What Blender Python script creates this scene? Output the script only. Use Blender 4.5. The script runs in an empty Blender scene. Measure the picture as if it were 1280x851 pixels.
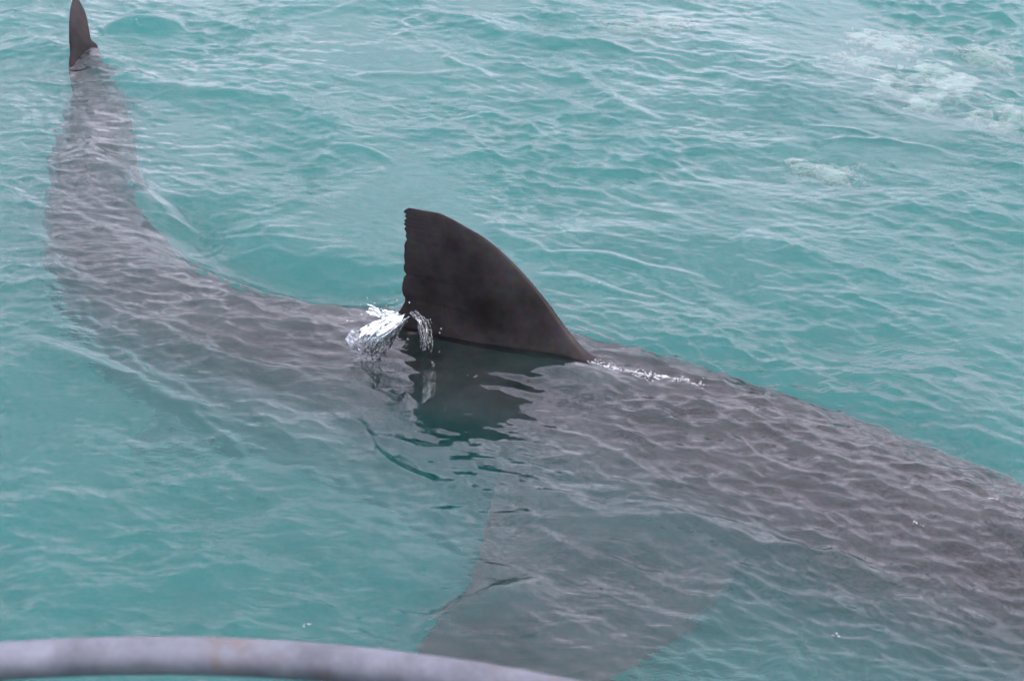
import bpy, bmesh, math, random
import numpy as np

random.seed(7)
RNG = np.random.default_rng(11)
SC = bpy.context.scene
COL = SC.collection
R = math.radians

# ------------------------------------------------------------------ camera
CAM_H, PITCH, FPX = 2.55, R(30.0), 2492.0          # metres above the sea, look-down angle, focal length in px of a 1280 px frame
cam_d = bpy.data.cameras.new('camera')
cam = bpy.data.objects.new('camera', cam_d)
COL.objects.link(cam)
cam.location = (0, 0, CAM_H)
cam.rotation_euler = (R(90) - PITCH, 0, 0)
cam_d.sensor_width = 36.0
cam_d.lens = 36.0 * FPX / 1280.0
cam_d.clip_end = 2000
cam_d.dof.use_dof = True
cam_d.dof.focus_distance = 5.05
cam_d.dof.aperture_fstop = 6.3
SC.camera = cam

# ------------------------------------------------------------------ overcast sky and veiled sun
SUN_EL, SUN_AZ = R(36), R(108)        # azimuth measured from +Y (away from the camera) towards +X
world = bpy.data.worlds.new('World')
SC.world = world
world.use_nodes = True
nt = world.node_tree
for n in list(nt.nodes):
    nt.nodes.remove(n)
def wn(t, **k):
    n = nt.nodes.new(t)
    for a, b in k.items():
        setattr(n, a, b)
    return n
out = wn('ShaderNodeOutputWorld'); bg = wn('ShaderNodeBackground')
sky = wn('ShaderNodeTexSky', sky_type='NISHITA')
sky.sun_disc = False
sky.sun_elevation = SUN_EL
sky.sun_rotation = SUN_AZ
sky.air_density = 1.0; sky.dust_density = 3.0
tc = wn('ShaderNodeTexCoord')
noi = wn('ShaderNodeTexNoise'); noi.inputs['Scale'].default_value = 9.0; noi.inputs['Detail'].default_value = 6
ramp = wn('ShaderNodeValToRGB')
ramp.color_ramp.elements[0].position = 0.40; ramp.color_ramp.elements[0].color = (5.8, 5.5, 6.75, 1)
ramp.color_ramp.elements[1].position = 0.62; ramp.color_ramp.elements[1].color = (15.4, 14.7, 17.8, 1)
mx = wn('ShaderNodeMix', data_type='RGBA'); mx.inputs['Factor'].default_value = 0.85
nt.links.new(tc.outputs['Generated'], noi.inputs['Vector'])
nt.links.new(noi.outputs['Fac'], ramp.inputs['Fac'])
nt.links.new(sky.outputs['Color'], mx.inputs[6])
nt.links.new(ramp.outputs['Color'], mx.inputs[7])
# an overcast sky is brighter overhead than at the horizon
sep = wn('ShaderNodeSeparateXYZ'); zen = wn('ShaderNodeMapRange'); sca = wn('ShaderNodeVectorMath', operation='SCALE')
zen.inputs['From Min'].default_value = 0.0; zen.inputs['From Max'].default_value = 1.0
zen.inputs['To Min'].default_value = 0.72; zen.inputs['To Max'].default_value = 1.35
nt.links.new(tc.outputs['Generated'], sep.inputs[0]); nt.links.new(sep.outputs['Z'], zen.inputs['Value'])
nt.links.new(mx.outputs[2], sca.inputs[0]); nt.links.new(zen.outputs[0], sca.inputs['Scale'])
nt.links.new(sca.outputs[0], bg.inputs['Color'])
bg.inputs['Strength'].default_value = 0.12
nt.links.new(bg.outputs[0], out.inputs['Surface'])

sun_d = bpy.data.lights.new('sun', 'SUN')
sun_d.energy = 1.3
sun_d.angle = R(45)
sun_d.color = (1.0, 0.96, 0.9)
sun = bpy.data.objects.new('sun', sun_d)
COL.objects.link(sun)
sun.rotation_euler = (R(90) - SUN_EL, 0, math.pi - SUN_AZ)

SC.view_settings.view_transform = 'Standard'
SC.view_settings.look = 'None'
SC.view_settings.gamma = 1.0
SC.view_settings.exposure = 1.35
SC.render.engine = 'CYCLES'
cy = SC.cycles
cy.use_denoising = True
cy.use_adaptive_sampling = True
cy.adaptive_threshold = 0.05
cy.use_light_tree = False
world.cycles.sampling_method = 'NONE'
cy.max_bounces = 6
cy.transmission_bounces = 5
cy.volume_bounces = 2
cy.diffuse_bounces = 1
cy.glossy_bounces = 2
cy.sample_clamp_indirect = 6.0
cy.caustics_refractive = True
cy.caustics_reflective = True

# ------------------------------------------------------------------ helpers
def at(x, y, z=0.0):
    """the point at height z that a frame position (1280 px wide) looks at; used to lay the place out in metres"""
    dx, dy = (x - 640) / FPX, (425.5 - y) / FPX
    d = np.array([dx, math.cos(PITCH) + dy * math.sin(PITCH), -math.sin(PITCH) + dy * math.cos(PITCH)])
    t = (z - CAM_H) / d[2]
    return np.array([0, 0, CAM_H]) + t * d

def tag(o, label=None, cat=None, kind=None):
    if label: o['label'] = label
    if cat: o['category'] = cat
    if kind: o['kind'] = kind
    return o

def link(name, me, mat=None, parent=None):
    o = bpy.data.objects.new(name, me)
    COL.objects.link(o)
    if mat: me.materials.append(mat)
    if parent: o.parent = parent
    return o

def pmesh(name, V, F, smooth=True):
    me = bpy.data.meshes.new(name)
    me.from_pydata([tuple(v) for v in V], [], F)
    if smooth:
        me.polygons.foreach_set('use_smooth', [True] * len(me.polygons))
    me.update()
    return me

def mat_new(name):
    m = bpy.data.materials.new(name)
    m.use_nodes = True
    t = m.node_tree
    for n in list(t.nodes):
        t.nodes.remove(n)
    o = t.nodes.new('ShaderNodeOutputMaterial')
    return m, t, o

def nd(t, typ, inp=None, **k):
    n = t.nodes.new(typ)
    for a, b in k.items():
        setattr(n, a, b)
    for a, b in (inp or {}).items():
        n.inputs[a].default_value = b
    return n

def curve1d(xs, ys):
    """smooth monotone-ish interpolation through control values (cubic Hermite)"""
    xs, ys = np.asarray(xs, float), np.asarray(ys, float)
    m = np.gradient(ys, xs)
    def f(q):
        q = np.clip(np.asarray(q, float), xs[0], xs[-1])
        i = np.clip(np.searchsorted(xs, q) - 1, 0, len(xs) - 2)
        h = xs[i + 1] - xs[i]; u = (q - xs[i]) / h
        return ((2*u**3 - 3*u**2 + 1) * ys[i] + (u**3 - 2*u**2 + u) * h * m[i]
                + (-2*u**3 + 3*u**2) * ys[i + 1] + (u**3 - u**2) * h * m[i + 1])
    return f

def sstep(a, b, x):
    u = np.clip((x - a) / (b - a), 0, 1)
    return u * u * (3 - 2 * u)

# ------------------------------------------------------------------ the swimming line of the shark (plan view), snout to tail root
SP = np.array([(1.82, 3.02), (1.46, 3.27), (1.08, 3.54), (0.62, 3.88), (0.19, 4.18), (-0.28, 4.40), (-0.72, 4.54),
               (-1.03, 4.79), (-1.20, 5.15), (-1.29, 5.55), (-1.35, 5.95), (-1.42, 6.30)])
_cum = np.concatenate([[0], np.cumsum(np.linalg.norm(np.diff(SP, axis=0), axis=1))])
_fx, _fy = curve1d(_cum, SP[:, 0]), curve1d(_cum, SP[:, 1])
_q = np.linspace(0, _cum[-1], 1200)
_P = np.stack([_fx(_q), _fy(_q)], 1)
_L = np.concatenate([[0], np.cumsum(np.linalg.norm(np.diff(_P, axis=0), axis=1))])
BL = _L[-1]
def spine(s):
    return np.stack([np.interp(s, _L, _P[:, 0]), np.interp(s, _L, _P[:, 1])], -1)
def heading(s):
    a = spine(np.clip(s - 0.06, 0, BL)); b = spine(np.clip(s + 0.06, 0, BL))
    d = a - b
    return d / np.linalg.norm(d, axis=-1, keepdims=True)
T_ = [0, .012, .035, .08, .14, .22, .31, .40, .48, .56, .65, .74, .83, .91, .96, 1.0]
HW = curve1d(T_, np.array([.004, .016, .032, .052, .068, .080, .085, .080, 0.069, .053, .041, .032, .024, .018, .013, .007]) * BL)
HH = curve1d(T_, np.array([.003, .014, .030, .052, .072, .086, .090, .084, .073, .058, .043, .031, .022, .015, .013, .006]) * BL)
EA, EU = .60, .84          # the section of the trunk: broad, rather flat back
ZT = curve1d([0, .08, .16, .25, .34, .40, .47, .55, .65, .75, .85, .93, 1.0],
             [-.15, -.055, -.008, .004, .010, .008, .002, -.006, -.015, -.03, -.05, -.06, -.07])

# ------------------------------------------------------------------ the sea
def wave_tile(seed, n, size, kdir, lo, hi, slope, spread, power=1.0):
    """random directional ripples on a periodic tile: height and choppy sideways shift"""
    rg = np.random.default_rng(seed)
    k = np.fft.fftfreq(n, size / n) * 2 * math.pi
    KX, KY = np.meshgrid(k, k, indexing='xy')
    K = np.hypot(KX, KY); K[0, 0] = 1
    c = (KX * math.cos(kdir) + KY * math.sin(kdir)) / K
    lam = 2 * math.pi / K
    band = np.exp(-np.clip(np.log(lo / lam), 0, None) ** 2 * 6) * np.exp(-np.clip(np.log(lam / hi), 0, None) ** 2 * 6)
    A = band * K ** (-2.0 * power) * (np.abs(c) ** spread + 0.06)
    H = A * np.exp(2j * math.pi * rg.random((n, n)))
    H[0, 0] = 0
    h = np.real(np.fft.ifft2(H))
    gx = np.real(np.fft.ifft2(1j * KX * H)); gy = np.real(np.fft.ifft2(1j * KY * H))
    dx = np.real(np.fft.ifft2(1j * KX / K * H)); dy = np.real(np.fft.ifft2(1j * KY / K * H))
    f = slope / math.sqrt(np.mean(gx ** 2 + gy ** 2))
    return h * f, dx * f, dy * f

def sample(tile, size, X, Y):
    n = tile.shape[0]
    u = (X / size * n) % n; v = (Y / size * n) % n
    i = np.floor(u).astype(int); j = np.floor(v).astype(int)
    a, b = u - i, v - j
    i %= n; j %= n
    i2, j2 = (i + 1) % n, (j + 1) % n
    return (tile[j, i] * (1 - a) * (1 - b) + tile[j, i2] * a * (1 - b) + tile[j2, i] * (1 - a) * b + tile[j2, i2] * a * b)

def axis(lo, hi, step, far, grow=1.16):
    mid = list(np.arange(lo, hi + step / 2, step))
    a, b, s = [], [], step
    x = mid[-1]
    while x < far:
        s *= grow; x += s; a.append(x)
    s, x = step, mid[0]
    while x > -far:
        s *= grow; x -= s; b.append(x)
    return np.array(b[::-1] + mid + a)

GX = axis(-2.15, 2.15, 0.006, 160)
GY = axis(2.75, 7.2, 0.006, 160)
X, Y = np.meshgrid(GX, GY, indexing='xy')
nx, ny = len(GX), len(GY)

near = sstep(6.0, 3.0, np.abs(X)) * sstep(6.0, 3.0, np.abs(Y - 5.0))
Z = np.zeros_like(X); DX = np.zeros_like(X); DY = np.zeros_like(X)
W1 = wave_tile(1, 512, 9.0, R(62), .55, 2.2, .030, 4)
W2 = wave_tile(2, 1024, 7.3, R(60), .12, .50, .068, 1.2)
W6 = wave_tile(6, 1024, 5.3, R(128), .06, .22, .050, 2.0)
W3 = wave_tile(3, 1024, 5.9, R(64), .030, .10, .112, 1.6)
W5 = wave_tile(5, 1024, 4.7, R(60), .022, .05, .095, 2.5)
W4 = wave_tile(4, 512, 6.1, R(20), .35, 1.2, .5, 0.5)       # slow field: patches of calm and ruffled water
calm = sample(W4[0], 6.1, X, Y)
calm = np.clip(0.92 + 0.55 * calm / np.std(W4[0]), .28, 2.0)

# nearest point on the shark's line for every vertex close to it: distance along (ss) and across (nn, + is the far flank)
ss = np.full(X.shape, -9.0); nn = np.full(X.shape, 9.0)
sel = (np.abs(X) < 2.4) & (Y > 2.4) & (Y < 7.4)
qs = np.linspace(0, BL, 260)
qp, qh = spine(qs), heading(qs)
px, py = X[sel], Y[sel]
best = np.full(px.shape, 1e9); bi = np.zeros(px.shape, int)
for i in range(0, 260):
    d = (px - qp[i, 0]) ** 2 + (py - qp[i, 1]) ** 2
    m = d < best
    best[m] = d[m]; bi[m] = i
hx, hy = qh[bi, 0], qh[bi, 1]
rx, ry = px - qp[bi, 0], py - qp[bi, 1]
ss[sel] = qs[bi] + 0.0
nn[sel] = rx * -hy + ry * hx
ss[sel] -= np.clip(rx * hx + ry * hy, -.02, .02)
t = ss / BL

def polyd(pts):
    """distance of every near vertex to a plan polyline, and position 0..1 along it"""
    P = np.array([at(*p)[:2] for p in pts])
    bd = np.full(px.shape, 1e9); bt = np.zeros(px.shape); sg = np.zeros(px.shape)
    n = len(P) - 1
    for i in range(n):
        a, b = P[i], P[i + 1]
        e = b - a; l2 = e @ e
        u = np.clip(((px - a[0]) * e[0] + (py - a[1]) * e[1]) / l2, 0, 1)
        qx, qy = px - a[0] - u * e[0], py - a[1] - u * e[1]
        d = np.hypot(qx, qy)
        m = d < bd
        bd[m] = d[m]; bt[m] = ((i + u) / n)[m]; sg[m] = np.sign(e[0] * qy - e[1] * qx)[m]
    return bd, bt, sg

# slow heave and ripples
amp = calm * near
over = np.exp(-(nn / .42) ** 2) * sstep(.02, .1, t) * sstep(1.0, .9, t)
mirror = np.exp(-(((X + .10) / .32) ** 2 + ((Y - 4.12) / .30) ** 2) ** 2)                     # smoother slick under the fin
swirl = np.exp(-(((X - at(178, 42)[0]) / .17) ** 2 + ((Y - at(178, 42)[1]) / .16) ** 2) ** 2)
band = np.exp(-((nn - .22) / .10) ** 2) * sstep(.50, .55, t) * sstep(.80, .70, t)
slick = np.clip(mirror + .8 * swirl + .8 * band, 0, 1)
rip = near * (calm * 1.0 + 1.0 * over * sstep(.50, .40, t) + .3 * over) * (1 - .8 * slick)
ruffle = np.clip(calm, .3, 1.5) * (1 - .85 * slick)
def add_waves(W, size, a, ch):
    global Z, DX, DY
    h, dx, dy = W
    Z += a * sample(h, size, X, Y)
    DX += ch * a * sample(dx, size, X, Y)
    DY += ch * a * sample(dy, size, X, Y)
add_waves(W1, 9.0, near, .8)
add_waves(W2, 7.3, amp * (1 - .5 * mirror) * (1 - .4 * over), .9)

# water heaped over the back, steeper on the far flank
AM = curve1d([0, .06, .15, .25, .34, .40, .47, .55, .65, .75, .85, .93, 1.0], [0, .0, .012, .018, .026, .022, .012, .014, .035, .022, .015, .005, 0])
sig = np.where(nn > 0, .11, 1.0)
heap = np.where(t > -1, AM(np.clip(t, 0, 1)), 0) * np.exp(-(nn / sig) ** 2)
Z += heap
# trough on the far side behind the fin
Z -= .06 * np.exp(-((nn - .25) / .11) ** 2) * sstep(.50, .56, t) * sstep(.78, .70, t)
Z -= .02 * np.exp(-((nn - .24) / .1) ** 2) * sstep(.08, .2, t) * sstep(.40, .34, t)
# folds of the wake: (frame points, height, width)
folds = [([(215, 318), (240, 343), (285, 362), (340, 375), (395, 385), (440, 392)], .022, .024),
         ([(20, 425), (80, 452), (150, 480), (210, 505), (300, 540)], .013, .035),
         ([(90, 385), (170, 415), (240, 445), (330, 470), (420, 490), (500, 505)], .011, .03),
         ([(210, 420), (300, 500), (380, 555), (440, 580)], .008, .05),
         ([(505, 800), (560, 775), (620, 758), (690, 738)], .020, .035),
         ([(780, 640), (900, 670), (1020, 700), (1130, 730)], .014, .04),
         ([(600, 600), (720, 640), (850, 680)], .010, .05),
         ([(930, 290), (985, 310), (1060, 330), (1130, 340)], .010, .045),
         ([(520, 10), (620, 38), (700, 55), (790, 62)], .024, .05),
         ([(690, 70), (730, 100), (780, 135), (830, 155)], .016, .035),
         ([(150, 95), (240, 115), (350, 125), (430, 150)], .016, .045),
         ([(0, 50), (80, 60), (150, 85), (200, 120)], .016, .07),
         ([(125, 40), (165, 34), (200, 36), (232, 32)], .048, .055),
         ([(540, 200), (600, 196), (660, 188)], .010, .04),
         ([(100, 180), (140, 215), (180, 250), (260, 300)], .022, .055),
         ([(700, 410), (720, 425), (745, 445), (800, 455), (870, 462), (930, 485)], .012, .03)]
for pts, h, w in folds:
    d, u, sg = polyd(pts)
    Z[sel] += h * np.exp(-(d / (w * np.where(sg > 0, .75, 1.25))) ** 2) * np.sin(math.pi * np.clip(u, .02, .98)) ** .6 * (u > 0) * (u < 1)
# short wandering crests all over the sea
rs = np.random.default_rng(42)
for _ in range(110):
    cx, cy_ = rs.uniform(-2.0, 2.0), rs.uniform(3.0, 7.0)
    ang = R(-24) + rs.normal(0, .38); ln = rs.uniform(.12, .42); hgt = rs.uniform(.003, .009); wid = rs.uniform(.012, .032); bend = rs.normal(0, .35)
    j0, j1 = np.searchsorted(GY, [cy_ - ln - .1, cy_ + ln + .1]); i0, i1 = np.searchsorted(GX, [cx - ln - .1, cx + ln + .1])
    lx, ly = X[j0:j1, i0:i1] - cx, Y[j0:j1, i0:i1] - cy_
    al = lx * math.cos(ang) + ly * math.sin(ang); ac = -lx * math.sin(ang) + ly * math.cos(ang) - bend * al * al - .012 * np.sin(al * 23 + cx * 9)
    Z[j0:j1, i0:i1] += hgt * np.exp(-(ac / (wid * np.where(ac > 0, .6, 1.3))) ** 2) * np.exp(-(al / ln * 1.6) ** 4) * (1 - .7 * slick[j0:j1, i0:i1])
# water dragged up round the fin root
Z += .0014 * np.sin(nn * 2 * math.pi / .055 + 9 * t) * np.exp(-((nn + .10) / .07) ** 2) * sstep(.38, .42, t) * sstep(.56, .50, t)
fin_c = np.exp(-(nn / .10) ** 2) * sstep(.36, .41, t) * sstep(.53, .49, t)
Z += .034 * fin_c * sstep(.52, .42, t)
# the sea lies over the back as a film: it never sinks under the skin except at the fin
tcl = np.clip(t, 0, 1)
top = np.where(np.abs(nn) < HW(tcl) * .99, ZT(tcl) - HH(tcl) * (1 - np.clip(1 - (np.abs(nn) / HW(tcl)) ** (2 / EA), 0, 1) ** (EU / 2)), -2.0)
film = top + .010
k_ = .03
hb = np.clip(.5 + .5 * (Z - film) / k_, 0, 1)
Z = np.where(film > -1.5, film * (1 - hb) + Z * hb + k_ * hb * (1 - hb), Z)
add_waves(W3, 5.9, rip, .8)
add_waves(W6, 5.3, amp * (1 - .8 * slick), .8)
add_waves(W5, 4.7, near * (calm * .8 + 1.9 * over * sstep(.50, .40, t) + .3 * over) * (1 - .8 * slick), .6)
Xd, Yd = X + DX, Y + DY
V = np.stack([Xd, Yd, Z], -1).reshape(-1, 3)
NV = len(V)
idx = np.arange(NV).reshape(ny, nx)
Q = np.stack([idx[:-1, :-1], idx[:-1, 1:], idx[1:, 1:], idx[1:, :-1]], -1).reshape(-1, 4)
ring = np.concatenate([idx[0, :], idx[1:, -1], idx[-1, -2::-1], idx[-2:0:-1, 0]])
low = V[ring].copy(); low[:, 2] = -9.0
V = np.concatenate([V, low])
m = len(ring)
a = np.arange(m); b = (a + 1) % m
SK = np.stack([ring[b], ring[a], NV + a, NV + b], -1)
nq = len(Q) + m
loops = np.concatenate([Q.ravel(), SK.ravel(), (NV + np.arange(m))[::-1]])
me = bpy.data.meshes.new('water')
me.vertices.add(len(V)); me.vertices.foreach_set('co', V.astype(np.float32).ravel())
me.loops.add(len(loops)); me.loops.foreach_set('vertex_index', loops.astype(np.int32))
me.polygons.add(nq + 1)
me.polygons.foreach_set('loop_start', (np.arange(nq + 1) * 4).astype(np.int32))
me.update(calc_edges=True)
sm = np.zeros(nq + 1, bool); sm[:len(Q)] = True
me.polygons.foreach_set('use_smooth', sm)
me.update()

at_r = me.attributes.new('ruffle', 'FLOAT', 'POINT')
at_r.data.foreach_set('value', np.concatenate([ruffle.ravel(), np.zeros(m)]).astype(np.float32))

def water_height(x, y):
    i = np.clip(np.searchsorted(GX, x), 0, nx - 1); j = np.clip(np.searchsorted(GY, y), 0, ny - 1)
    return float(Z[j, i])

m_water, wt, wo = mat_new('sea_water')
geo = nd(wt, 'ShaderNodeTexCoord')
mp = nd(wt, 'ShaderNodeMapping'); mp.inputs['Rotation'].default_value = (0, 0, R(24)); mp.inputs['Scale'].default_value = (0.42, 1.0, 1.0)
warp = nd(wt, 'ShaderNodeTexNoise', {'Scale': 3.0, 'Detail': 2.0})
wadd = nd(wt, 'ShaderNodeVectorMath', operation='MULTIPLY_ADD'); wadd.inputs[1].default_value = (.16, .16, 0)
n1 = nd(wt, 'ShaderNodeTexNoise', {'Scale': 52.0, 'Detail': 3.5, 'Roughness': .6})
n2 = nd(wt, 'ShaderNodeTexNoise', {'Scale': 2.3, 'Detail': 2.0})
mr = nd(wt, 'ShaderNodeMapRange', {'From Min': .35, 'From Max': .65, 'To Min': .35, 'To Max': 1.0})
ml = nd(wt, 'ShaderNodeMath', operation='MULTIPLY')
bp = nd(wt, 'ShaderNodeBump', {'Strength': 1.0, 'Distance': .0046})
L = wt.links.new
L(geo.outputs['Object'], mp.inputs['Vector']); L(geo.outputs['Object'], warp.inputs['Vector'])
L(warp.outputs['Color'], wadd.inputs[0]); L(mp.outputs[0], wadd.inputs[2])
L(wadd.outputs[0], n1.inputs['Vector']); L(geo.outputs['Object'], n2.inputs['Vector'])
L(n2.outputs['Fac'], mr.inputs['Value']); L(n1.outputs['Fac'], ml.inputs[0]); L(mr.outputs[0], ml.inputs[1])
ruf = nd(wt, 'ShaderNodeAttribute', attribute_name='ruffle')
ml2 = nd(wt, 'ShaderNodeMath', operation='MULTIPLY')
L(ml.outputs[0], ml2.inputs[0]); L(ruf.outputs['Fac'], ml2.inputs[1])
L(ml2.outputs[0], bp.inputs['Height'])
gl = nd(wt, 'ShaderNodeBsdfGlass', {'IOR': 1.333, 'Roughness': 0.005})
L(bp.outputs[0], gl.inputs['Normal']); L(gl.outputs[0], wo.inputs['Surface'])
vs = nd(wt, 'ShaderNodeVolumeScatter', {'Color': (.06, .46, .455, 1), 'Density': 1.30, 'Anisotropy': 0.0})
va = nd(wt, 'ShaderNodeVolumeAbsorption', {'Color': (.02, .60, .53, 1), 'Density': 1.5})
vadd = nd(wt, 'ShaderNodeAddShader')
L(vs.outputs[0], vadd.inputs[0]); L(va.outputs[0], vadd.inputs[1]); L(vadd.outputs[0], wo.inputs['Volume'])
water = tag(link('water', me, m_water), kind='structure')

# ------------------------------------------------------------------ the shark: lofted body, fins joined to one skin
m_skin, st, so = mat_new('shark_skin')
tcs = nd(st, 'ShaderNodeTexCoord')
na = nd(st, 'ShaderNodeTexNoise', {'Scale': 5.0, 'Detail': 7.0, 'Roughness': .62})
nb = nd(st, 'ShaderNodeTexNoise', {'Scale': 55.0, 'Detail': 4.0})
cr = nd(st, 'ShaderNodeValToRGB')
cr.color_ramp.elements[0].position = .32; cr.color_ramp.elements[0].color = (.005, .0045, .0046, 1)
cr.color_ramp.elements[1].position = .72; cr.color_ramp.elements[1].color = (.043, .0390, .0385, 1)
att = nd(st, 'ShaderNodeAttribute', attribute_name='belly')
mxs = nd(st, 'ShaderNodeMix', data_type='RGBA'); mxs.inputs[7].default_value = (.50, .50, .47, 1)
mb = nd(st, 'ShaderNodeMix', data_type='RGBA', blend_type='MULTIPLY'); mb.inputs['Factor'].default_value = .65
bs = nd(st, 'ShaderNodeBump', {'Strength': .12, 'Distance': .002})
pb = nd(st, 'ShaderNodeBsdfPrincipled', {'Roughness': .36, 'IOR': 1.4, 'Specular IOR Level': .12})
L = st.links.new
L(tcs.outputs['Object'], na.inputs['Vector']); L(tcs.outputs['Object'], nb.inputs['Vector'])
L(na.outputs['Fac'], cr.inputs['Fac']); L(cr.outputs[0], mb.inputs[6]); L(nb.outputs['Color'], mb.inputs[7])
L(att.outputs['Fac'], mxs.inputs['Factor']); L(mb.outputs[2], mxs.inputs[6]); L(mxs.outputs[2], pb.inputs['Base Color'])
L(nb.outputs['Fac'], bs.inputs['Height']); L(bs.outputs[0], pb.inputs['Normal']); L(pb.outputs[0], so.inputs['Surface'])

def loft(name, rings, cap=True):
    k = len(rings[0]); V = np.concatenate(rings); F = []
    for i in range(len(rings) - 1):
        for j in range(k):
            j2 = (j + 1) % k
            F.append((i*k + j, i*k + j2, (i+1)*k + j2, (i+1)*k + j))
    if cap:
        F.append(tuple(range(k))[::-1]); F.append(tuple((len(rings)-1)*k + j for j in range(k)))
    me = pmesh(name, V, F)
    bm = bmesh.new(); bm.from_mesh(me)
    bmesh.ops.recalc_face_normals(bm, faces=bm.faces)
    bm.to_mesh(me); bm.free()
    return me

rings = []
NSEG = 56
for s in np.concatenate([np.linspace(0.004, .30, 40)[:-1], np.arange(.30, BL, .012)]):
    tt = s / BL
    c = spine(s); h = heading(s); nrm = np.array([-h[1], h[0]])
    w, hh, zt = float(HW(tt)), float(HH(tt)), float(ZT(tt))
    zc = zt - hh
    ph = np.linspace(0, 2 * math.pi, NSEG, endpoint=False)
    co, si = np.sin(ph), np.cos(ph)                    # across, up
    ax = np.sign(co) * np.abs(co) ** EA; up = np.sign(si) * np.abs(si) ** EU
    # caudal keels widen the tail root at mid height
    keel = 1 + .30 * float(sstep(.80, .90, tt) * sstep(1.0, .96, tt)) * np.exp(-(up / .25) ** 2)
    # gill slits: five shallow grooves on each flank
    g = 1.0
    for q in range(5):
        g = g - .05 * np.exp(-((s - (1.02 + .065 * q)) / .010) ** 2) * np.exp(-((up + .05) / .42) ** 4)
    x = ax * w * keel * g
    pts = np.stack([c[0] + nrm[0] * x, c[1] + nrm[1] * x, zc + up * hh], -1)
    rings.append(pts)
body = loft('body_core', rings)

def foil(chord0, chord1, thick, n=22, lead=1.0):
    """closed section from trailing point chord1 to leading point chord0 in a 2D plane (along, across)"""
    u = (1 - np.cos(np.linspace(0, math.pi, n))) / 2
    th = thick * (1.48 * np.sqrt(u) - .63 * u - 1.76 * u**2 + 1.42 * u**3 - .5 * u**4) * 1.0 + .0012
    al = chord0 + (chord1 - chord0) * u
    top = np.stack([al, th], -1); bot = np.stack([al[::-1], -th[::-1]], -1)
    return np.concatenate([top, bot[1:-1]])

fins = []
# dorsal fin: frame outline carried onto the upright plane through the back line
F0 = np.array([-0.28, 4.46]); FD = np.array([0.935, -0.355]); FD /= np.linalg.norm(FD)
def finplane(x, y, off=0.0):
    dx, dy = (x - 640) / FPX, (425.5 - y) / FPX
    d = np.array([dx, math.cos(PITCH) + dy * math.sin(PITCH), -math.sin(PITCH) + dy * math.cos(PITCH)])
    nrm = np.array([-FD[1], FD[0]])
    tt = (nrm @ F0 - off) / (nrm @ d[:2])
    p = np.array([0, 0, CAM_H]) + tt * d
    return (p[:2] - F0) @ FD, p[2]
lead = [(511, 262), (522, 262.3), (535, 265.2), (547, 269.2), (558, 274.0), (569, 279.6), (580, 286), (603, 299), (626, 317), (648, 338), (668, 360), (685, 381), (699, 400), (712, 417), (733, 440), (775, 462), (830, 480)]
trail = [(509, 262.3), (504, 264.5), (502, 267), (505.5, 270), (503.5, 272), (506, 275), (502.5, 278), (505, 279.5), (502.3, 282), (505.5, 285), (503, 287), (504, 289), (506, 293), (505, 297),
         (507, 301), (505, 304), (503.5, 308), (504, 315), (503.5, 322), (504.5, 330), (503, 334), (504, 340), (507, 343.5), (504, 347), (502, 355), (501.5, 363), (503, 369), (505.5, 372), (505, 378), (502, 384), (497, 391), (486, 402), (470, 415), (455, 430)]
_la = np.array(lead); _lk = np.concatenate([[0], np.cumsum(np.linalg.norm(np.diff(_la, axis=0), axis=1))]); _lq = np.linspace(0, _lk[-1], 160)
lead = np.stack([curve1d(_lk, _la[:, 0])(_lq), curve1d(_lk, _la[:, 1])(_lq)], -1)
LU = np.array([finplane(*p) for p in lead]); TU = np.array([finplane(*p) for p in trail])
LU = LU[np.argsort(LU[:, 1])]; TU = TU[np.argsort(TU[:, 1])]
vtop = min(LU[-1, 1], TU[-1, 1]); vbot = -.10
rings = []
for v in np.concatenate([np.linspace(vbot, vtop - .02, 230), np.linspace(vtop - .02, vtop - .0004, 18)[1:]]):
    ul = np.interp(v, LU[:, 1], LU[:, 0]); ut = np.interp(v, TU[:, 1], TU[:, 0])
    th = .015 + .085 * (1 - min(1, max(0, (v - vbot) / (vtop - vbot)))) ** 1.5
    th = min(th, .19 * (ul - ut) + .002)
    th *= math.sqrt(min(1, max(.0004, vtop - v) / .055))
    fo = foil(ul, ut, th)
    fl = .05 * np.clip((.07 - v) / .15, 0, 1) ** 2
    al = fo[:, 0]; ac = fo[:, 1] * (1 + fl * 26)
    # slight backward bend of the blade
    ac = ac + .012 * ((v - vbot) / (vtop - vbot)) ** 2
    p = F0 + al[:, None] * FD + ac[:, None] * np.array([-FD[1], FD[0]])
    rings.append(np.column_stack([p, np.full(len(p), v)]))
fins.append(loft('dorsal', rings))

def blade(root, span, up_, chord_dir, outline, thick, curve=0.0, n=44):
    """fin lofted along its span; outline: rows (fraction of span, leading offset, trailing offset) along chord_dir"""
    root, span, chord_dir = map(lambda q: np.array(q, float), (root, span, chord_dir))
    across = np.cross(span, chord_dir); across /= np.linalg.norm(across)
    O = np.array(outline)
    fl, ft = curve1d(O[:, 0], O[:, 1]), curve1d(O[:, 0], O[:, 2])
    rings = []
    for f in np.linspace(O[0, 0], .995, n):
        a, b = float(fl(f)), float(ft(f))
        fo = foil(a, b, thick * (1 - f * .85) * min(1, (a - b) / .08))
        p = root + span * f + chord_dir * fo[:, :1] + across * (fo[:, 1:] + curve * f * f)
        rings.append(p)
    return loft('fin', rings)

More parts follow.
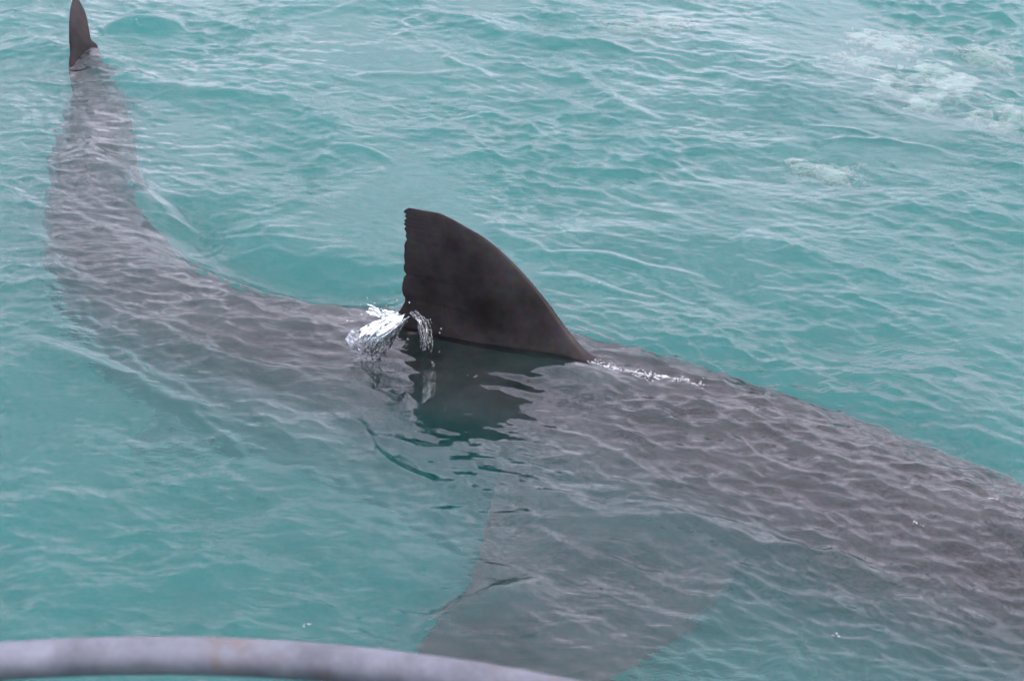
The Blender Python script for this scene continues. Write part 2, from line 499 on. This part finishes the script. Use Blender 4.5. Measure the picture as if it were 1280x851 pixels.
def at_body(tt, side, up):
    """a point on the flank: side -1 near, +1 far; up -1..1"""
    s = tt * BL; c = spine(s); h = heading(s); nrm = np.array([-h[1], h[0]])
    w, hh, zt = float(HW(tt)), float(HH(tt)), float(ZT(tt))
    k = math.sqrt(max(0, 1 - up * up)) * side
    return np.array([c[0] + nrm[0] * w * k, c[1] + nrm[1] * w * k, zt - hh + up * hh]), np.array([h[0], h[1], 0]), np.array([nrm[0], nrm[1], 0])

for side in (-1, 1):
    p, h, nrm = at_body(.345, side, .74 if side < 0 else -.3)
    sp = side * nrm * 1.12 + h * .26 + np.array([0, 0, .05 if side < 0 else -.35])
    fins.append(blade(p - side * nrm * .14, sp, None, h, [(-.02, .30, -.40), (.15, .30, -.36), (.4, .27, -.28), (.6, .20, -.215), (.7, .15, -.225), (.9, -.02, -.21), (1.0, -.15, -.19)], .030, -.03 * side))
    p, h, nrm = at_body(.60, side, -.6)
    fins.append(blade(p - side * nrm * .04, side * nrm * .14 - h * .12 + np.array([0, 0, -.16]), None, h, [(-.02, .12, -.12), (.5, .08, -.10), (1.0, -.06, -.08)], .012))
p, h, nrm = at_body(.815, 0, 1)
fins.append(blade(p + np.array([0, 0, -.02]), np.array([0, 0, .09]) - h * .06, None, h, [(0, .07, -.05), (.6, .02, -.06), (1, -.04, -.06)], .008))
p, h, nrm = at_body(.835, 0, -1)
fins.append(blade(p + np.array([0, 0, .02]), np.array([0, 0, -.09]) - h * .06, None, h, [(0, .06, -.05), (.6, .02, -.06), (1, -.04, -.06)], .008))
# tail fin: crescent, its upper lobe standing out of the sea
tail_root = np.array([*spine(BL * .985), float(ZT(1.0)) - .05])
TD = np.array([.45, .89, 0]); TD /= np.linalg.norm(TD)
fins.append(blade(tail_root, np.array([-.22, .0, .28]), None, -TD, [(-.02, .10, -.14), (.2, .04, -.14), (.40, -.02, -.18), (.50, -.06, -.205), (.53, -.075, -.20), (.65, -.12, -.228), (.8, -.18, -.27), (.92, -.235, -.29), (1.0, -.28, -.297)], .035, .0, 60))
fins.append(blade(tail_root, np.array([0, 0, -.48]), None, -TD, [(-.02, .10, -.14), (.3, .02, -.17), (.6, -.08, -.20), (.85, -.19, -.25), (1.0, -.27, -.285)], .035, .0))

core = bpy.data.objects.new('core', body); COL.objects.link(core)
tmp = []
for i, f in enumerate(fins):
    o = bpy.data.objects.new('fin_tmp', f); COL.objects.link(o); tmp.append(o)
    md = core.modifiers.new('u%d' % i, 'BOOLEAN'); md.operation = 'UNION'; md.solver = 'EXACT'; md.object = o
dg = bpy.context.evaluated_depsgraph_get()
skin = bpy.data.meshes.new_from_object(core.evaluated_get(dg))
for o in tmp + [core]:
    bpy.data.objects.remove(o)
skin.name = 'shark_skin'
nvv = len(skin.vertices)
co = np.empty(nvv * 3, np.float32); skin.vertices.foreach_get('co', co); co = co.reshape(-1, 3)
bel = np.zeros(nvv, np.float32)
bd = np.full(nvv, 1e9); bi2 = np.zeros(nvv, int)
for i in range(260):
    d = (co[:, 0] - qp[i, 0]) ** 2 + (co[:, 1] - qp[i, 1]) ** 2
    mm = d < bd; bd[mm] = d[mm]; bi2[mm] = i
tt = qs[bi2] / BL
upv = (co[:, 2] - (ZT(tt) - HH(tt))) / HH(tt)
jag = .10 * np.sin(tt * 60) + .07 * np.sin(tt * 137 + 1)
nz = np.empty(nvv * 3, np.float32); skin.vertices.foreach_get('normal', nz); nz = nz.reshape(-1, 3)[:, 2]
bel = np.where((nz < -.2) & (np.sqrt(bd) < HW(tt) * 1.05) & (tt < .97) & (upv > -1.03), sstep(-.72, -.86, upv + .6 * jag), 0).astype(np.float32)
a_ = skin.attributes.new('belly', 'FLOAT', 'POINT'); a_.data.foreach_set('value', bel)
skin.polygons.foreach_set('use_smooth', [True] * len(skin.polygons))
skin.set_sharp_from_angle(angle=R(50))
skin.materials.clear()
shark = tag(link('shark', skin, m_skin), 'dark grey shark swimming just under the surface with its ragged back fin in air', 'shark')
# eyes
m_eye, et, eo = mat_new('shark_eye')
pe = nd(et, 'ShaderNodeBsdfPrincipled', {'Base Color': (.006, .006, .007, 1), 'Roughness': .08}); et.links.new(pe.outputs[0], eo.inputs['Surface'])
for side in (-1, 1):
    p, h, nrm = at_body(.062, side, .22)
    bm = bmesh.new(); bmesh.ops.create_icosphere(bm, subdivisions=2, radius=.022)
    em = bpy.data.meshes.new('eye'); bm.to_mesh(em); bm.free()
    em.polygons.foreach_set('use_smooth', [True] * len(em.polygons))
    e = link('eye', em, m_eye, shark); e.location = p - nrm * side * .008

# ------------------------------------------------------------------ splash, foam and loose drops
m_drop, dt, do = mat_new('clear_water')
g2 = nd(dt, 'ShaderNodeBsdfGlass', {'IOR': 1.333, 'Roughness': .03, 'Color': (.97, .99, 1, 1)})
df = nd(dt, 'ShaderNodeBsdfDiffuse', {'Color': (.75, .78, .8, 1)})
tl = nd(dt, 'ShaderNodeBsdfTranslucent', {'Color': (.75, .78, .8, 1)})
ad = nd(dt, 'ShaderNodeMixShader', {'Fac': .5})
ns = nd(dt, 'ShaderNodeTexNoise', {'Scale': 42.0, 'Detail': 4.0})
rm = nd(dt, 'ShaderNodeMapRange', {'From Min': .50, 'From Max': .66, 'To Min': .0, 'To Max': .22})
mxd = nd(dt, 'ShaderNodeMixShader')
L = dt.links.new
L(df.outputs[0], ad.inputs[1]); L(tl.outputs[0], ad.inputs[2]); L(ns.outputs['Fac'], rm.inputs['Value'])
L(rm.outputs[0], mxd.inputs['Fac']); L(g2.outputs[0], mxd.inputs[1]); L(ad.outputs[0], mxd.inputs[2]); L(mxd.outputs[0], do.inputs['Surface'])

ICO = {}
def ico(sub):
    if sub not in ICO:
        bm = bmesh.new(); bmesh.ops.create_icosphere(bm, subdivisions=sub, radius=1)
        ICO[sub] = (np.array([v.co[:] for v in bm.verts]), [tuple(v.index for v in f.verts) for f in bm.faces]); bm.free()
    return ICO[sub]
class Blobs:
    def __init__(self): self.V, self.F, self.n = [], [], 0
    def add(self, c, r, sub=2, st=(1, 1, 1), rough=.12):
        v, f = ico(sub)
        w = v * (1 + rough * np.sin(v[:, [1, 2, 0]] * 5 + RNG.random(3) * 6).sum(1, keepdims=True) / 3)
        self.V.append(np.asarray(c) + w * r * np.asarray(st)); self.F += [tuple(i + self.n for i in q) for q in f]; self.n += len(v)
    def mesh(self, name): return pmesh(name, np.concatenate(self.V), self.F)

def on_fin(x, y, off=0.0):
    u, z = finplane(x, y, off)
    p = F0 + FD * u - off * np.array([-FD[1], FD[0]])
    return np.array([p[0], p[1], z])
def path(pts, off, k):
    P = np.array([on_fin(p[0], p[1], off) for p in pts])
    f = curve1d(np.arange(len(P)), P[:, 0]), curve1d(np.arange(len(P)), P[:, 1]), curve1d(np.arange(len(P)), P[:, 2])
    q = np.linspace(0, len(P) - 1, k)
    return np.stack([g(q) for g in f], -1)
SV, SF, sn = [], [], 0
def sheet(A, B, offa, offb, bulge, seed, thick=.0045, k=44, w=26):
    """a torn film of water between two flow lines"""
    global sn
    PA, PB = path(A, offa, k), path(B, offb, k)
    rg = np.random.default_rng(seed); ph = rg.random(8) * 6.28
    u = np.linspace(0, 1, k)[:, None]; v = np.linspace(0, 1, w)[None]
    # ragged free edge: threads run to different lengths
    end = .78 + .22 * np.sin(v * 17 + ph[0]) * np.sin(v * 41 + ph[1])
    uu = np.minimum(u * end, .999) * (k - 1)
    i = np.floor(uu).astype(int); fr = (uu - i)[..., None]
    a_ = PA[i] * (1 - fr) + PA[np.minimum(i + 1, k - 1)] * fr
    b_ = PB[i] * (1 - fr) + PB[np.minimum(i + 1, k - 1)] * fr
    P = a_ * (1 - v[..., None]) + b_ * v[..., None]
    ridge = np.sin(v * 31 + 2.5 * np.sin(u * 5 + ph[2]) + ph[3]) * .5 + np.sin(v * 67 + 3 * np.sin(u * 9 + ph[4])) * .3 + np.sin(u * 14 + v * 9 + ph[5]) * .4
    push = bulge * np.sin(math.pi * v) * np.sin(math.pi * (.15 + .8 * u)) + .006 * ridge
    nrm = np.array([-FD[1], FD[0], 0.0])
    th = thick * (.35 + .65 * np.abs(ridge)) * (1.15 - u) * np.sin(math.pi * np.clip(v, .04, .96)) ** .4
    F_ = P - nrm * (push + th)[..., None]; Bk = P - nrm * (push - th)[..., None]
    hole = (np.sin(u * 23 + v * 31 + ph[6]) + np.sin(v * 47 - u * 13 + ph[7])) * sstep(.25, .8, u) > 1.05
    n0 = k * w
    idx = np.arange(n0).reshape(k, w)
    for r in range(k - 1):
        for c in range(w - 1):
            if hole[r, c]: continue
            q = (idx[r, c], idx[r, c + 1], idx[r + 1, c + 1], idx[r + 1, c])
            SF.append(tuple(x + sn for x in q)); SF.append(tuple(x + sn + n0 for x in q[::-1]))
    SV.append(F_.reshape(-1, 3)); SV.append(Bk.reshape(-1, 3)); sn += 2 * n0
sheet([(500, 392), (478, 398), (455, 408), (438, 424), (434, 438)], [(512, 396), (502, 410), (492, 428), (484, 448), (478, 464)], .17, .13, .05, 1, .006)
sheet([(505, 394), (488, 400), (470, 412), (458, 430), (462, 450)], [(508, 398), (498, 412), (486, 426), (476, 444), (470, 462)], .20, .19, .035, 2, .006)
sheet([(512, 390), (520, 396), (524, 412), (525, 428), (526, 446)], [(520, 388), (533, 398), (540, 416), (541, 432), (537, 446)], .16, .14, .015, 3, .005)
sheet([(440, 412), (452, 416), (464, 426), (470, 442)], [(432, 424), (438, 436), (448, 448), (462, 458)], .18, .2, .02, 4)
sheet([(498, 390), (484, 388), (470, 384), (456, 380)], [(500, 400), (484, 398), (468, 394), (452, 392)], .14, .14, .01, 5, .003)
spm = pmesh('splash', np.concatenate(SV), SF)
spo = link('water_splash', spm, m_drop)
smod = spo.modifiers.new('smooth', 'SUBSURF'); smod.levels = 1; smod.render_levels = 1
tag(spo, 'clear splash of white water thrown up behind the back fin', 'splash', 'stuff')

dr = Blobs()
for _ in range(48):
    x, y = random.uniform(425, 555), random.uniform(372, 470)
    if random.random() < .4: x, y = random.gauss(478, 22), random.gauss(388, 10)
    p = on_fin(x, y, random.uniform(.08, .17))
    if p[2] > water_height(p[0], p[1]) + .005:
        dr.add(p, random.uniform(.0008, .0028), 1, (1, 1, 1.2), .05)
tag(link('water_drops', dr.mesh('drops'), m_drop), 'scattered drops of water flying about the splash', 'drops', 'stuff')

m_foam, ft, fo_ = mat_new('foam')
pf = nd(ft, 'ShaderNodeBsdfPrincipled', {'Base Color': (.55, .57, .58, 1), 'Roughness': .35, 'Transmission Weight': .35, 'IOR': 1.2})
ft.links.new(pf.outputs[0], fo_.inputs['Surface'])
fm = Blobs()
def foam_line(pts, n, w, r0, r1):
    P = np.array([at(*p, .05)[:2] for p in pts])
    for _ in range(n):
        q = random.random() * (len(P) - 1.001); i = int(q)
        c = P[i] + (P[i + 1] - P[i]) * (q - i) + RNG.normal(0, w, 2)
        r = random.uniform(r0, r1) * random.random() ** .5
        fm.add((c[0], c[1], water_height(c[0], c[1]) + r * .1), r, 1, (1.3, 1.0, .6), .2)
foam_line([(738, 440), (765, 452), (790, 453), (820, 456), (850, 460), (880, 464)], 420, .010, .0006, .0024)
foam_line([(795, 452), (815, 455), (835, 459)], 90, .008, .0008, .0030)
for x, y, n in ((1046, 775, 9), (1150, 640, 8), (1245, 606, 10), (383, 755, 6), (168, 22, 10), (440, 388, 12), (588, 458, 4)):
    foam_line([(x - 6, y), (x + 6, y + 2)], n, .004, .0008, .0026)
tag(link('sea_foam', fm.mesh('foam'), m_foam), 'white bubbly foam along the wake beside the back fin', 'foam', 'stuff')

# bright cloud reflections on the swell, imitated by added pale sheets below the surface
m_glint, bt_, bo_ = mat_new('cloud_glint_paint')
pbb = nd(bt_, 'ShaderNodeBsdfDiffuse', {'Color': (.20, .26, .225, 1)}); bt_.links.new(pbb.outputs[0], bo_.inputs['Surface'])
FV, FF, fn = [], [], 0
def glint_sheet(x, y, wx, wy, seed, depth):
    """a lacy pale sheet just under the surface, painted as a cloud reflection, its outline broken by noise"""
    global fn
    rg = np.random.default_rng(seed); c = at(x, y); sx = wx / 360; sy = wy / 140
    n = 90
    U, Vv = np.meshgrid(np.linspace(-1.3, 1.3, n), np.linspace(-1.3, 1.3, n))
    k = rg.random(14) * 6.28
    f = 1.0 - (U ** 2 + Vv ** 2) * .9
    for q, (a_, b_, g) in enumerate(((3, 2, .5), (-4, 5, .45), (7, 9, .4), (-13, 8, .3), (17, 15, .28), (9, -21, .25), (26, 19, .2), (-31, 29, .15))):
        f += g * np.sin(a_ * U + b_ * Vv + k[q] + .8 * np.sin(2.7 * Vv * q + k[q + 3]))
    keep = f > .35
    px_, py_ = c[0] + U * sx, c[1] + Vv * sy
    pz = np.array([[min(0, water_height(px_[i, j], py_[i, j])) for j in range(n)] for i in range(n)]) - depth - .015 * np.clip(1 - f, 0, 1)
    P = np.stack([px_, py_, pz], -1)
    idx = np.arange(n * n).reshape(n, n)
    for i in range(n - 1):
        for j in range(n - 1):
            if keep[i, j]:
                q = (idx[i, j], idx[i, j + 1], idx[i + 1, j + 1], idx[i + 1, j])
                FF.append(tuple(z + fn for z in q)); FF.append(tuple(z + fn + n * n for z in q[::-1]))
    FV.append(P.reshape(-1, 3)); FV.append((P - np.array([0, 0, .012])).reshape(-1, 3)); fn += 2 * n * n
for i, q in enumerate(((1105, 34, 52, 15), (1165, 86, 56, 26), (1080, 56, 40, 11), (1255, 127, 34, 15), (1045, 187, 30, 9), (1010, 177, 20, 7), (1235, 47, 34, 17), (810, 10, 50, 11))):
    glint_sheet(*q, 20 + i, .13 + .02 * (i % 3))
tag(link('painted_cloud_glints', pmesh('painted_cloud_glints', np.concatenate(FV), FF), m_glint), 'pale added sheets just under the rippled surface, painted as reflections of bright cloud', 'painted_cloud_glints', 'stuff')

# ------------------------------------------------------------------ the hoop rail in the foreground
m_rail, rt, ro = mat_new('galvanised_tube')
tcr = nd(rt, 'ShaderNodeTexCoord')
r1 = nd(rt, 'ShaderNodeTexNoise', {'Scale': 13.0, 'Detail': 8.0, 'Roughness': .72})
r2 = nd(rt, 'ShaderNodeTexNoise', {'Scale': 70.0, 'Detail': 3.0})
c1 = nd(rt, 'ShaderNodeValToRGB')
c1.color_ramp.elements[0].position = .35; c1.color_ramp.elements[0].color = (.046, .050, .060, 1)
c1.color_ramp.elements[1].position = .7; c1.color_ramp.elements[1].color = (.112, .121, .143, 1)
c2 = nd(rt, 'ShaderNodeValToRGB')
c2.color_ramp.elements[0].position = .54; c2.color_ramp.elements[0].color = (0, 0, 0, 1)
c2.color_ramp.elements[1].position = .70; c2.color_ramp.elements[1].color = (1, 1, 1, 1)
r3 = nd(rt, 'ShaderNodeTexNoise', {'Scale': 5.0, 'Detail': 7.0, 'Roughness': .7})
mxr = nd(rt, 'ShaderNodeMix', data_type='RGBA'); mxr.inputs[7].default_value = (.075, .045, .028, 1)
pr = nd(rt, 'ShaderNodeBsdfPrincipled', {'Roughness': .45, 'Metallic': .25})
br = nd(rt, 'ShaderNodeBump', {'Strength': .4, 'Distance': .001})
L = rt.links.new
for q in (r1, r2, r3): L(tcr.outputs['Object'], q.inputs['Vector'])
L(r1.outputs['Fac'], c1.inputs['Fac']); L(r3.outputs['Fac'], c2.inputs['Fac']); L(c2.outputs[0], mxr.inputs['Factor'])
L(c1.outputs[0], mxr.inputs[6]); L(mxr.outputs[2], pr.inputs['Base Color']); L(r2.outputs['Fac'], br.inputs['Height'])
L(br.outputs[0], pr.inputs['Normal']); L(pr.outputs[0], ro.inputs['Surface'])

RZ = .93
pA, pB, pC = at(0, 826, RZ), at(250, 819.5, RZ), at(600, 852, RZ)
ax_, ay_, bx_, by_, cx_, cy_ = *pA[:2], *pB[:2], *pC[:2]
dd = 2 * (ax_ * (by_ - cy_) + bx_ * (cy_ - ay_) + cx_ * (ay_ - by_))
ux = ((ax_**2 + ay_**2) * (by_ - cy_) + (bx_**2 + by_**2) * (cy_ - ay_) + (cx_**2 + cy_**2) * (ay_ - by_)) / dd
uy = ((ax_**2 + ay_**2) * (cx_ - bx_) + (bx_**2 + by_**2) * (ax_ - cx_) + (cx_**2 + cy_**2) * (bx_ - ax_)) / dd
RR = math.hypot(ax_ - ux, ay_ - uy)
print('rail centre', ux, uy, 'radius', RR)
rail = bpy.data.objects.new('hoop_rail', None); COL.objects.link(rail)
rail.location = (ux, uy, 0)
tag(rail, 'thick curved grey metal tube rail with rust marks above the water', 'rail')
TR = .0245
def torus_mesh(name, R0, r, a0, a1, n=180, k=20):
    V, F = [], []
    for i in range(n + 1):
        a = a0 + (a1 - a0) * i / n
        for j in range(k):
            b = 2 * math.pi * j / k
            V.append(((R0 + r * math.cos(b)) * math.cos(a), (R0 + r * math.cos(b)) * math.sin(a), r * math.sin(b)))
    for i in range(n):
        for j in range(k):
            F.append((i*k + j, (i+1)*k + j, (i+1)*k + (j+1) % k, i*k + (j+1) % k))
    return pmesh(name, V, F)
hoop = link('tube', torus_mesh('tube', RR, TR, R(5), R(175)), m_rail, rail)
hoop.location = (0, 0, RZ)
for a in (5, 40, 140, 175):
    bm = bmesh.new()
    bmesh.ops.create_cone(bm, cap_ends=True, segments=18, radius1=.021, radius2=.021, depth=RZ + .5)
    pm = bpy.data.meshes.new('post'); bm.to_mesh(pm); bm.free()
    pm.polygons.foreach_set('use_smooth', [True] * len(pm.polygons)); pm.set_sharp_from_angle(angle=R(40))
    p = link('post', pm, m_rail, rail)
    p.location = (RR * math.cos(R(a)), RR * math.sin(R(a)), (RZ - .5) / 2)
